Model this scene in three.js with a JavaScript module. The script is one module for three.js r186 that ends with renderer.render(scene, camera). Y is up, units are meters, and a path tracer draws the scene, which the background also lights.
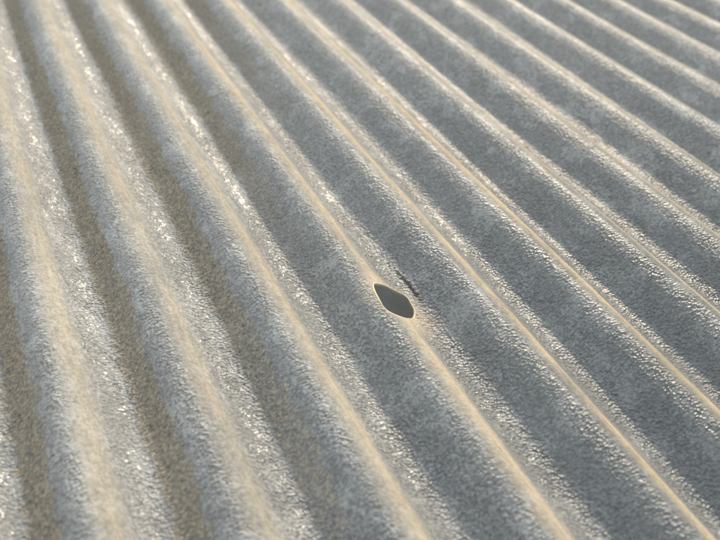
import * as THREE from 'three';

// ---------------------------------------------------------------- camera, sky, sun, exposure
const MM = 0.001;
const scene = new THREE.Scene();
const renderer = new THREE.WebGLRenderer({ antialias: true });
renderer.setSize(1024, 768);
renderer.toneMapping = THREE.LinearToneMapping;
renderer.toneMappingExposure = 1.1;
renderer.shadowMap.enabled = true;

const camera = new THREE.PerspectiveCamera(2 * Math.atan(270 / 1080) * 180 / Math.PI, 4 / 3, 0.01, 400);
camera.matrixAutoUpdate = true;
{
  const right = new THREE.Vector3(0.93221947, 0.05673928, 0.35741784);
  const up = new THREE.Vector3(0.13519235, 0.86153038, -0.48937555);
  const back = new THREE.Vector3(-0.33569315, 0.50452558, 0.79546468);
  camera.quaternion.setFromRotationMatrix(new THREE.Matrix4().makeBasis(right, up, back));
  camera.position.set(0, 176.674 * MM, 0);
}
camera.focus = 0.335;
camera.userData.fStop = 20;
camera.updateMatrixWorld();

const SUN_AZ = 3, SUN_EL = 20.4;   // degrees right of the camera's heading, above the horizon
const heading = 0.3993344;
const azr = heading + SUN_AZ * Math.PI / 180, elr = SUN_EL * Math.PI / 180;
const sunDir = new THREE.Vector3(Math.sin(azr) * Math.cos(elr), Math.sin(elr), -Math.cos(azr) * Math.cos(elr));

// a clear, hazy low-sun sky: pale round the horizon, greyer blue overhead, bright about the sun
{
  const W = 512, H = 256, d = new Float32Array(W * H * 4), v = new THREE.Vector3();
  for (let j = 0; j < H; j++) for (let i = 0; i < W; i++) {
    const el = ((j + 0.5) / H - 0.5) * Math.PI, az = ((i + 0.5) / W - 0.5) * 2 * Math.PI;
    v.set(Math.cos(az) * Math.cos(el), Math.sin(el), Math.sin(az) * Math.cos(el));
    const g = Math.acos(Math.min(1, Math.max(-1, v.dot(sunDir)))) * 180 / Math.PI, t = Math.pow(Math.max(0, v.y), 0.7);
    const au = 3.6 * Math.exp(-g / 17) + 0.6 * Math.exp(-g / 40), o = (j * W + i) * 4;
    d[o] = 1.08 + (0.19 - 1.08) * t + au * 1.00;
    d[o + 1] = 1.08 + (0.285 - 1.08) * t + au * 0.90;
    d[o + 2] = 0.98 + (0.43 - 0.98) * t + au * 0.72;
    d[o + 3] = 1;
  }
  const sky = new THREE.DataTexture(d, W, H, THREE.RGBAFormat, THREE.FloatType);
  sky.mapping = THREE.EquirectangularReflectionMapping; sky.magFilter = THREE.LinearFilter; sky.minFilter = THREE.LinearFilter; sky.needsUpdate = true;
  scene.background = sky; scene.environment = sky;
}

const sun = new THREE.DirectionalLight(0xffeacc, 3.3);
sun.position.copy(sunDir).multiplyScalar(4);
sun.castShadow = true;
sun.shadow.radius = 1.6;
sun.shadow.mapSize.set(4096, 4096);
Object.assign(sun.shadow.camera, { left: -0.7, right: 0.7, top: 0.7, bottom: -0.7, near: 0.5, far: 9 });
scene.add(sun, sun.target);

// ---------------------------------------------------------------- noise
function mulberry(a) { return () => { a |= 0; a = a + 0x6D2B79F5 | 0; let t = Math.imul(a ^ a >>> 15, 1 | a); t = t + Math.imul(t ^ t >>> 7, 61 | t) ^ t; return ((t ^ t >>> 14) >>> 0) / 4294967296; }; }
function hash(x, y, s) {
  let h = Math.imul(x, 374761393) + Math.imul(y, 668265263) + Math.imul(s, 1442695041) | 0;
  h = Math.imul(h ^ h >>> 13, 1274126177); h ^= h >>> 16; h = Math.imul(h, 2246822519); h ^= h >>> 15;
  return (h >>> 0) / 4294967296;
}
// value noise, 0..1, repeating every px, py cells when given
function vn(x, y, s, px = 0, py = 0) {
  let i = Math.floor(x), j = Math.floor(y), f = x - i, g = y - j, i1 = i + 1, j1 = j + 1;
  if (px) { i = ((i % px) + px) % px; i1 = ((i1 % px) + px) % px; }
  if (py) { j = ((j % py) + py) % py; j1 = ((j1 % py) + py) % py; }
  f = f * f * (3 - 2 * f); g = g * g * (3 - 2 * g);
  const a = hash(i, j, s), b = hash(i1, j, s), c = hash(i, j1, s), d = hash(i1, j1, s);
  return a + (b - a) * f + (c - a) * g + (a - b - c + d) * f * g;
}
const fb = (x, y, s) => 0.55 * vn(x, y, s) + 0.28 * vn(x * 2.03, y * 2.03, s + 1) + 0.17 * vn(x * 4.1, y * 4.1, s + 2);
const sm = (a, b, x) => { const t = Math.min(1, Math.max(0, (x - a) / (b - a))); return t * t * (3 - 2 * t); };
const mix = (a, b, t) => a + (b - a) * t;

// ---------------------------------------------------------------- the corrugated profile (millimetres)
const P = 32, A = 5, X0 = 18.0, TWO = Math.PI * 2, TH = 0.8;
const wob = (i, s) => hash(i, 7, s) - 0.5;
function height(x, z) {
  const q = (x - X0) / P;
  return A * Math.cos(TWO * q) + 0.25 * Math.sin(z * 0.013 + q * 2.1) * Math.cos(TWO * q) + 0.12 * Math.sin(z * 0.031 + x * 0.02);
}
function normalAt(x, z) {
  const e = 0.05;
  return new THREE.Vector3(-(height(x + e, z) - height(x - e, z)) / (2 * e), 1, -(height(x, z + e) - height(x, z - e)) / (2 * e)).normalize();
}
// arc length along the profile, so that the grain keeps its size on the slopes
const ARC = new Float64Array(4001);
for (let k = 1; k <= 4000; k++) { const t = (k - 0.5) / 4000; ARC[k] = ARC[k - 1] + P / 4000 * Math.hypot(1, A * TWO / P * Math.sin(TWO * t)); }
const L = ARC[4000];
const arc = (x) => { const q = (x - X0) / P, n = Math.floor(q), f = (q - n) * 4000, k = Math.min(3999, Math.floor(f)); return n * L + mix(ARC[k], ARC[k + 1], f - k); };
function phaseOf(a) {                      // arc length -> phase 0..1 (0 is the crest)
  let r = ((a / L) % 1 + 1) % 1 * L, lo = 0, hi = 4000;
  while (hi - lo > 1) { const m = lo + hi >> 1; if (ARC[m] <= r) lo = m; else hi = m; }
  return (lo + (r - ARC[lo]) / (ARC[hi] - ARC[lo])) / 4000;
}

// ---------------------------------------------------------------- textures
const S = 2048;
const UP0 = -2.5, UPN = 16, Z0 = -650, ZN = 560;      // the colour map spans 16 corrugations and 500 mm
const HX = 121, HZ = -256;                          // where the hole is
function makeMaps() {
  const col = new Uint8Array(S * S * 4), rou = new Uint8Array(S * S * 4);
  const enc = (v) => 255 * Math.min(1, Math.max(0, v <= 0.0031308 ? v * 12.92 : 1.055 * Math.pow(v, 1 / 2.4) - 0.055));
  const ph = new Float32Array(S), xs = new Float32Array(S), rid = new Int32Array(S), as = new Float32Array(S);
  for (let i = 0; i < S; i++) {
    const a = ((i + 0.5) / S * UPN + UP0) * L; as[i] = a;
    const n = Math.floor(a / L), p = phaseOf(a); xs[i] = X0 + (n + p) * P;
    rid[i] = Math.floor(n + p + 0.5); ph[i] = p > 0.5 ? p - 1 : p;
  }
  for (let j = 0; j < S; j++) {
    const z = Z0 + (j + 0.5) / S * ZN;
    for (let i = 0; i < S; i++) {
      const a = as[i], p = ph[i], k = rid[i], x = xs[i];
      const g1 = hash(i, j, 11), n1 = vn(a * 1.7, z * 1.5, 3), n2 = fb(a * 0.45, z * 0.30, 5), n3 = fb(a * 0.09, z * 0.025, 8), st = vn(a * 2.6, z * 0.16, 21);
      // bare smoke-grey plastic with a faint fibre grain
      let t = 0.8 + 0.25 * n1 + 0.15 * n2;
      let r = 0.155 * t, g = 0.171 * t, b = 0.18 * t, ro = 0.33 + 0.10 * n2 + 0.16 * (n3 - 0.4), sp = 0.5;
      // chalky weathering; its grading across the sheet is painted-in brightness, darkest near right
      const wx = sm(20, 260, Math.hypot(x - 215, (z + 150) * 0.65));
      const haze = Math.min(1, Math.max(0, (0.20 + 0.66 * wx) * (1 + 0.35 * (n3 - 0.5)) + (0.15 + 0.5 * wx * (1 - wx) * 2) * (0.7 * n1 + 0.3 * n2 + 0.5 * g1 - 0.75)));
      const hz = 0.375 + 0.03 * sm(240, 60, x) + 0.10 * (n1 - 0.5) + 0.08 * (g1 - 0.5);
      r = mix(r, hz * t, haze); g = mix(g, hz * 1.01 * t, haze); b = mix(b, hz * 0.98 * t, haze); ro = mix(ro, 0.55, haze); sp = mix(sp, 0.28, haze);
      const rub = 0.9 * sm(0.17, 0.28, p) * sm(0.6, 0.45, p);   // the rubbed, duller side
      r = mix(r, 0.27 * t, rub * (1 - haze)); g = mix(g, 0.275 * t, rub * (1 - haze)); b = mix(b, 0.27 * t, rub * (1 - haze)); ro = mix(ro, 0.5, rub); sp *= 1 - 0.9 * rub;
      const smooth = sm(0.16, 0.10, Math.abs(p - 0.12));   // where the embossing is worn away
      ro = mix(ro, 0.7, smooth); sp *= 1 - 0.7 * smooth;
      // pale chalky blotches
      const bl = sm(0.56, 0.72, fb(a * 0.16 + 40, z * 0.085, 62) + 0.3 * (n1 - 0.5) + 0.2 * (g1 - 0.5)) * (0.3 + 0.7 * wx) * 0.55;
      r = mix(r, 0.56 * t, bl); g = mix(g, 0.57 * t, bl); b = mix(b, 0.56 * t, bl); ro = mix(ro, 0.5, bl);
      // grit lying in the valleys: brown grains, thick where rain left it
      const pv = p < 0 ? p + 1 : p, c = Math.abs(pv - 0.67);
      const lots = 0.95 * sm(118, 45, x + 0.22 * (z + 250));
      const grit = sm(1.2, 0.6, c / 0.125 + 0.8 * (n2 - 0.5) + 0.7 * (n3 - 0.5) + 0.3 * (g1 - 0.5)) * sm(0.62 - 0.62 * lots, 0.95 - 0.5 * lots, 0.55 * n1 + 0.45 * g1 + 0.25 * (n3 - 0.5)) * sm(0, 0.15, lots);
      const gt = 0.45 + 0.8 * g1 * n1 + 0.5 * n1;
      r = mix(r, 0.38 * gt, grit); g = mix(g, 0.33 * gt, grit); b = mix(b, 0.25 * gt, grit); ro = mix(ro, 0.85, grit); sp = mix(sp, 0.3, grit);
      const spk = sm(0.905, 0.95, vn(a * 1.15, z * 0.9, 58) + 0.12 * (g1 - 0.5)) * sm(0.35, 0.2, c) * Math.max(0.8 * lots, 0.75 * sm(-380, -520, z));
      r = mix(r, 0.07, spk); g = mix(g, 0.062, spk); b = mix(b, 0.05, spk);
      // chalked, yellowed band near the crest with streaks drawn along it
      const half = 0.068 + 0.045 * sm(200, 40, x) + 0.025 * wob(k, 31) + 0.022 * (vn(z * 0.02, k, 33) - 0.5), off = 0.135 + 0.02 * wob(k, 35);
      const bd = (p - off) / half, band = sm(1.5, 0.3, Math.abs(bd) * (bd < 0 ? 0.75 : 1.1) + 0.7 * (n2 - 0.5) + 0.5 * (st - 0.5) + 0.4 * (g1 - 0.5));
      const pale = sm(220, 40, x);
      const ct = 0.66 + 0.28 * st + 0.22 * n1 + 0.16 * (g1 - 0.5) + 0.35 * (n2 - 0.5) + 0.30 * (n3 - 0.5), be = band * (0.85 - 0.22 * pale) * (0.5 + 0.5 * sm(0.3, 0.6, n3 + 0.35 * (st - 0.5) + 0.25 * (vn(z * 0.035, k * 5.3, 37) - 0.5) + 0.1));
      const dim = 1 - 0.24 * pale;
      r = mix(r, 0.66 * ct * dim, be); g = mix(g, mix(0.53, 0.585, pale) * ct * dim, be); b = mix(b, mix(0.34, 0.46, pale) * ct * dim, be); ro = mix(ro, 0.9, band); sp = mix(sp, 0.06, band);
      // the worn line on top of it
      const ln = Math.abs(p - off - 0.008 - 0.006 * (vn(z * 0.03, k * 3.3, 41) - 0.5)) * P;
      const line = (1 - 0.8 * pale) * sm(0.75, 0.2, ln + 0.5 * (n1 - 0.5)) * sm(0.2, 0.5, vn(z * 0.05, k * 9.1, 43) + 0.15);
      r = mix(r, 0.70, line * 0.5); g = mix(g, 0.57, line * 0.5); b = mix(b, 0.38, line * 0.5);
      // glossy flecks on the slope that faces the sun, sparkle also painted in pale
      const fl = Math.max(sm(0.79, 0.87, vn(a * 1.3, z * 1.0, 51) * 0.75 + 0.35 * vn(a * 0.2, z * 0.12, 53)), sm(0.74, 0.82, vn(a * 0.75, z * 0.55, 55) * 0.55 + 0.3 * n1 + 0.3 * vn(a * 0.1, z * 0.05, 57)) * sm(0.3, 0.38, p)) * sm(0.20, 0.28, p) * sm(0.54, 0.47, p) * sm(250, 110, x);
      r = mix(r, 0.5, fl * 0.6); g = mix(g, 0.5, fl * 0.6); b = mix(b, 0.48, fl * 0.6); ro = mix(ro, 0.2, fl); sp = mix(sp, 0.8, fl);
      // tan wear round the hole
      const hr = Math.hypot((x - HX - 0.35) / 8.2, (z - HZ) / 13.2), hw = sm(1.5, 0.95, hr + 0.55 * (n2 - 0.5) + 0.45 * (n1 - 0.5) + 0.25 * (g1 - 0.5)) * 0.8;
      r = mix(r, 0.60 * ct, hw); g = mix(g, 0.52 * ct, hw); b = mix(b, 0.40 * ct, hw); ro = mix(ro, 0.8, hw); sp = mix(sp, 0.15, hw);
      // dark deposit beside the hole
      const dz = z + 271.5, dx = x - 132.3;
      const stain = sm(1.0, 0.45, Math.hypot((dx + 0.5 * (n3 - 0.5)) / 0.8, dz / 13.5) + 0.7 * (n1 - 0.5) + 0.5 * (g1 - 0.5));
      r = mix(r, 0.075, stain * 0.85); g = mix(g, 0.05, stain * 0.85); b = mix(b, 0.042, stain * 0.85); ro = mix(ro, 0.9, stain); sp *= 1 - stain;
      const o = (j * S + i) * 4;
      col[o] = enc(r); col[o + 1] = enc(g); col[o + 2] = enc(b); col[o + 3] = 255;
      rou[o] = rou[o + 1] = rou[o + 2] = 255 * Math.min(1, ro); rou[o + 3] = 255 * sp;   // alpha: strength of the gloss
    }
  }
  return [col, rou];
}
const TP = 6, TZ = 200;                               // the embossing repeats after 6 corrugations and 200 mm
function makeBump() {
  const d = new Uint8Array(S * S * 4), TU = TP * L, cell = 1.0;
  const nx = Math.round(TU / cell), ny = Math.round(TZ / cell);
  const jx = new Float32Array(nx * ny), jy = new Float32Array(nx * ny), jh = new Float32Array(nx * ny), rnd = mulberry(9);
  for (let k = 0; k < nx * ny; k++) { jx[k] = rnd(); jy[k] = rnd(); jh[k] = 0.35 + 0.65 * rnd(); }
  for (let i = 0; i < S; i++) {
    const a = (i + 0.5) / S * TU, p0 = phaseOf(a), p = p0 > 0.5 ? p0 - 1 : p0, U = (i + 0.5) / S * nx;
    for (let j = 0; j < S; j++) {
      const z = (j + 0.5) / S * TZ, V = (j + 0.5) / S * ny;
      const wu = U + 0.9 * (vn(U * 0.5, V * 0.5, 61, nx >> 1, ny >> 1) - 0.5), wv = V + 0.9 * (vn(U * 0.5, V * 0.5, 63, nx >> 1, ny >> 1) - 0.5);
      const ci = Math.floor(wu), cj = Math.floor(wv);
      let f1 = 9, hh = 1;
      for (let y = -1; y <= 1; y++) for (let x = -1; x <= 1; x++) {
        const k = ((cj + y + ny) % ny) * nx + (ci + x + nx) % nx, ex = ci + x + jx[k] - wu, ey = cj + y + jy[k] - wv, q = ex * ex + ey * ey;
        if (q < f1) { f1 = q; hh = jh[k]; }
      }
      const dome = Math.max(0, 1 - f1 * 1.5) * hh;
      const fine = vn(U * 2.5, V * 2.5, 71, Math.round(nx * 2.5), Math.round(ny * 2.5));
      const patch = 0.45 + 0.75 * sm(0.25, 0.75, 0.65 * vn(i / S * 26, j / S * 9, 75, 26, 9) + 0.35 * vn(i / S * 60, j / S * 40, 76, 60, 40)), n = vn(i * 0.02, j * 0.02, 77);
      const worn = sm(0.09, 0.17, Math.abs(p - 0.12) + 0.05 * (n - 0.5));
      const h = 0.12 * fine + worn * (0.62 * (0.5 + (0.5 - dome) * patch) + 0.2 * vn(U * 0.45, V * 0.45, 79)) + (1 - worn) * 0.35;
      const o = (j * S + i) * 4;
      d[o] = d[o + 1] = d[o + 2] = 255 * Math.min(1, Math.max(0, h)); d[o + 3] = 255;
    }
  }
  return d;
}
function tex(data, srgb, ru, rv, ou, ov) {
  const t = new THREE.DataTexture(data, S, S, THREE.RGBAFormat);
  t.wrapS = t.wrapT = THREE.RepeatWrapping; t.magFilter = THREE.LinearFilter; t.minFilter = THREE.LinearMipmapLinearFilter; t.generateMipmaps = true;
  if (srgb) t.colorSpace = THREE.SRGBColorSpace;
  t.repeat.set(ru, rv); t.offset.set(ou, ov); t.needsUpdate = true;
  return t;
}
// uv of the sheet is in metres: u along the profile, v along the corrugation (v = z)
const U = UPN * L * MM, V = ZN * MM;
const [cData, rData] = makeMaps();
const cu = -UP0 / UPN, cv = -Z0 / ZN;
const rTex = tex(rData, false, 1 / U, 1 / V, cu, cv);
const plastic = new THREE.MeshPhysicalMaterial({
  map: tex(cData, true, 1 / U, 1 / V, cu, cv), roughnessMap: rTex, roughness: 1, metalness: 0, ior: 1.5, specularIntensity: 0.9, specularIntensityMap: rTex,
  bumpMap: tex(makeBump(), false, 1 / (TP * L * MM), 1 / (TZ * MM), 0, 0), bumpScale: 0.8 * MM,
});
plastic.name = 'weathered_plastic';

// ---------------------------------------------------------------- ground under the roof
{
  const n = 256, d = new Uint8Array(n * n * 4);
  for (let j = 0; j < n; j++) for (let i = 0; i < n; i++) {
    const v = 255 * (0.215 + 0.10 * (vn(i / 4, j / 4, 5, 64, 64) - 0.5) + 0.08 * (vn(i / 32, j / 32, 6, 8, 8) - 0.5) + 0.05 * (hash(i, j, 3) - 0.5)), o = (j * n + i) * 4;
    d[o] = v * 0.74; d[o + 1] = v; d[o + 2] = v * 1.12; d[o + 3] = 255;
  }
  const t = new THREE.DataTexture(d, n, n, THREE.RGBAFormat);
  t.wrapS = t.wrapT = THREE.RepeatWrapping; t.magFilter = THREE.LinearFilter; t.colorSpace = THREE.SRGBColorSpace; t.repeat.set(60, 60); t.needsUpdate = true;
  const g = new THREE.Mesh(new THREE.PlaneGeometry(120, 120), new THREE.MeshStandardMaterial({ map: t, roughness: 0.9 }));
  g.name = 'ground'; g.rotation.x = -Math.PI / 2; g.position.y = -2.3; g.receiveShadow = true; g.userData.kind = 'structure';
  scene.add(g);
}

// ---------------------------------------------------------------- the sheet
const outline = [[115.45, -261.7], [118.3, -263.4], [124.9, -268.6], [127.9, -268.2], [129.02, -265.53], [128.75, -262.08], [128.1, -257.82], [126.01, -253.2], [120.41, -245.34], [117.13, -242.91], [114.62, -244.19], [113.4, -247.68], [113.74, -252.93], [114.35, -258.16]];
const curve = new THREE.CatmullRomCurve3(outline.map(([x, z]) => new THREE.Vector3(x, 0, z)), true, 'centripetal');
const ring = curve.getSpacedPoints(240).slice(0, 240);
const XA = X0 - 4.5 * P, NX = 20 * 40, DX = P / 40, ZA = -1100, ZB = 120;
const zl = [];
for (let z = ZA; z < -660; z += 4) zl.push(z);
for (let z = -660; z < -60; z += 1.25) zl.push(z);
for (let z = -60; z <= ZB; z += 4) zl.push(z);
const XL = (i) => XA + i * DX;
// the window of the grid that the hole's surround replaces
const wi0 = Math.floor((HX - 11 - XA) / DX), wi1 = Math.ceil((HX + 12 - XA) / DX);
const wj0 = zl.findIndex((z) => z > HZ - 20), wj1 = zl.findIndex((z) => z > HZ + 20);
const border = [];
for (let i = wi0; i < wi1; i++) border.push([i, wj0]);
for (let j = wj0; j < wj1; j++) border.push([wi1, j]);
for (let i = wi1; i > wi0; i--) border.push([i, wj1]);
for (let j = wj1; j > wj0; j--) border.push([wi0, j]);
// one point of the hole's edge for each border vertex, in order of angle round the hole
const ang = (x, z) => Math.atan2(z - HZ, (x - HX));
function edgePoint(th) {
  const cx = Math.cos(th), cz = Math.sin(th);
  let best = 0;
  for (let k = 0; k < ring.length; k++) {
    const a = ring[k], b = ring[(k + 1) % ring.length], ax = a.x - HX, az = a.z - HZ, bx = b.x - a.x, bz = b.z - a.z, den = cx * bz - cz * bx;
    if (Math.abs(den) < 1e-12) continue;
    const s = (ax * bz - az * bx) / den, u = (ax * cz - az * cx) / den;
    if (u >= -1e-9 && u <= 1 + 1e-9 && s > best) best = s;
  }
  const rag = 1 + 0.012 * (vn(th * 9 + 40, 3, 91) - 0.5);
  return [HX + cx * best * rag, HZ + cz * best * rag];
}
const rimPts = border.map(([i, j]) => edgePoint(ang(XL(i), zl[j])));

function skin(under) {
  const pos = [], nor = [], uv = [], idx = [], nz = zl.length, W = NX + 1;
  const put = (x, z) => {
    const n = normalAt(x, z), o = under ? TH : 0;
    pos.push((x - n.x * o) * MM, (height(x, z) - n.y * o) * MM, (z - n.z * o) * MM);
    nor.push(...(under ? [-n.x, -n.y, -n.z] : [n.x, n.y, n.z])); uv.push(arc(x) * MM, z * MM);
    return pos.length / 3 - 1;
  };
  const tri = (a, b, c) => under ? idx.push(a, c, b) : idx.push(a, b, c);
  for (let j = 0; j < nz; j++) for (let i = 0; i <= NX; i++) put(XL(i), zl[j]);
  for (let j = 0; j < nz - 1; j++) for (let i = 0; i < NX; i++) {
    if (i >= wi0 && i < wi1 && j >= wj0 && j < wj1) continue;
    const a = j * W + i, b = a + 1, c = a + W, e = c + 1;
    tri(a, c, b); tri(b, c, e);
  }
  const K = 14, N = border.length;
  let prev = border.map(([i, j]) => j * W + i);
  for (let k = 1; k <= K; k++) {
    const t = 1 - (1 - k / K) ** 1.3, row = border.map(([i, j], m) => put(mix(XL(i), rimPts[m][0], t), mix(zl[j], rimPts[m][1], t)));
    for (let m = 0; m < N; m++) { const n = (m + 1) % N; tri(prev[m], row[m], prev[n]); tri(prev[n], row[m], row[n]); }
    prev = row;
  }
  const g = new THREE.BufferGeometry();
  g.setAttribute('position', new THREE.Float32BufferAttribute(pos, 3));
  g.setAttribute('normal', new THREE.Float32BufferAttribute(nor, 3));
  g.setAttribute('uv', new THREE.Float32BufferAttribute(uv, 2));
  g.setIndex(idx);
  return g;
}
function strip(rows, closed) {                         // a band of quads through rows of points
  const pos = [], idx = [], n = rows[0].length;
  for (const r of rows) for (const p of r) pos.push(...p.map((v) => v * MM));
  for (let k = 0; k < rows.length - 1; k++) for (let m = 0; m < (closed ? n : n - 1); m++) {
    const a = k * n + m, b = k * n + (m + 1) % n, c = a + n, e = b + n;
    idx.push(a, b, c, b, e, c);
  }
  const g = new THREE.BufferGeometry();
  g.setAttribute('position', new THREE.Float32BufferAttribute(pos, 3)); g.setIndex(idx); g.computeVertexNormals();
  return g;
}
const sheet = new THREE.Group();
sheet.name = 'corrugated_roof_sheet';
sheet.userData = { label: 'weathered smoke-grey corrugated plastic roof sheet with yellowed crests and a hole in one ridge', category: 'roof sheet' };
scene.add(sheet);
function part(name, geo, mat, label) {
  const m = new THREE.Mesh(geo, mat); m.name = name; m.castShadow = m.receiveShadow = true;
  if (label) m.userData.label = label;
  sheet.add(m); return m;
}
part('upper_skin', skin(false), plastic);
const underMat = new THREE.MeshStandardMaterial({ color: new THREE.Color().setRGB(0.2, 0.215, 0.22), roughness: 0.5 });
underMat.name = 'smoke_plastic';
part('underside', skin(true), underMat);
// the broken edge of the hole: a thin lip that rises slightly and rounds over into the thickness of the sheet
{
  const rows = [];
  const prof = [[0.45, 0.006], [0.22, 0.035], [0.03, 0.02], [-0.06, -0.12], [-0.07, -0.65], [0, -0.8]];  // outward, upward (mm)
  for (const [o, u] of prof) rows.push(rimPts.map(([x, z], m) => {
    const dx = x - HX, dz = z - HZ, l = Math.hypot(dx, dz), k = 1 + 0.6 * (vn(m * 0.21, 2, 97) - 0.5);
    const px = x + dx / l * o * (o > 0 ? k : 1), pz = z + dz / l * o * (o > 0 ? k : 1), n = normalAt(px, pz);
    return [px + n.x * u, height(px, pz) + n.y * u, pz + n.z * u];
  }));
  const m = new THREE.MeshStandardMaterial({ color: new THREE.Color().setRGB(0.62, 0.54, 0.38), roughness: 0.6, side: THREE.DoubleSide });
  part('hole_rim', strip(rows, true), m, 'pale chalky broken edge around the hole');
}
// outer edges of the sheet
{
  const side = (pts) => strip([pts.map(([x, z]) => [x, height(x, z), z]), pts.map(([x, z]) => { const n = normalAt(x, z); return [x - n.x * TH, height(x, z) - n.y * TH, z - n.z * TH]; })], false);
  const xs = Array.from({ length: NX + 1 }, (_, i) => XL(i)), zN = zl[zl.length - 1];
  const em = underMat.clone(); em.side = THREE.DoubleSide;
  part('cut_edge', side(xs.map((x) => [x, ZA])), em); part('cut_edge', side(xs.map((x) => [x, zN])), em);
  part('cut_edge', side(zl.map((z) => [XL(0), z])), em); part('cut_edge', side(zl.map((z) => [XL(NX), z])), em);
}
renderer.render(scene, camera);
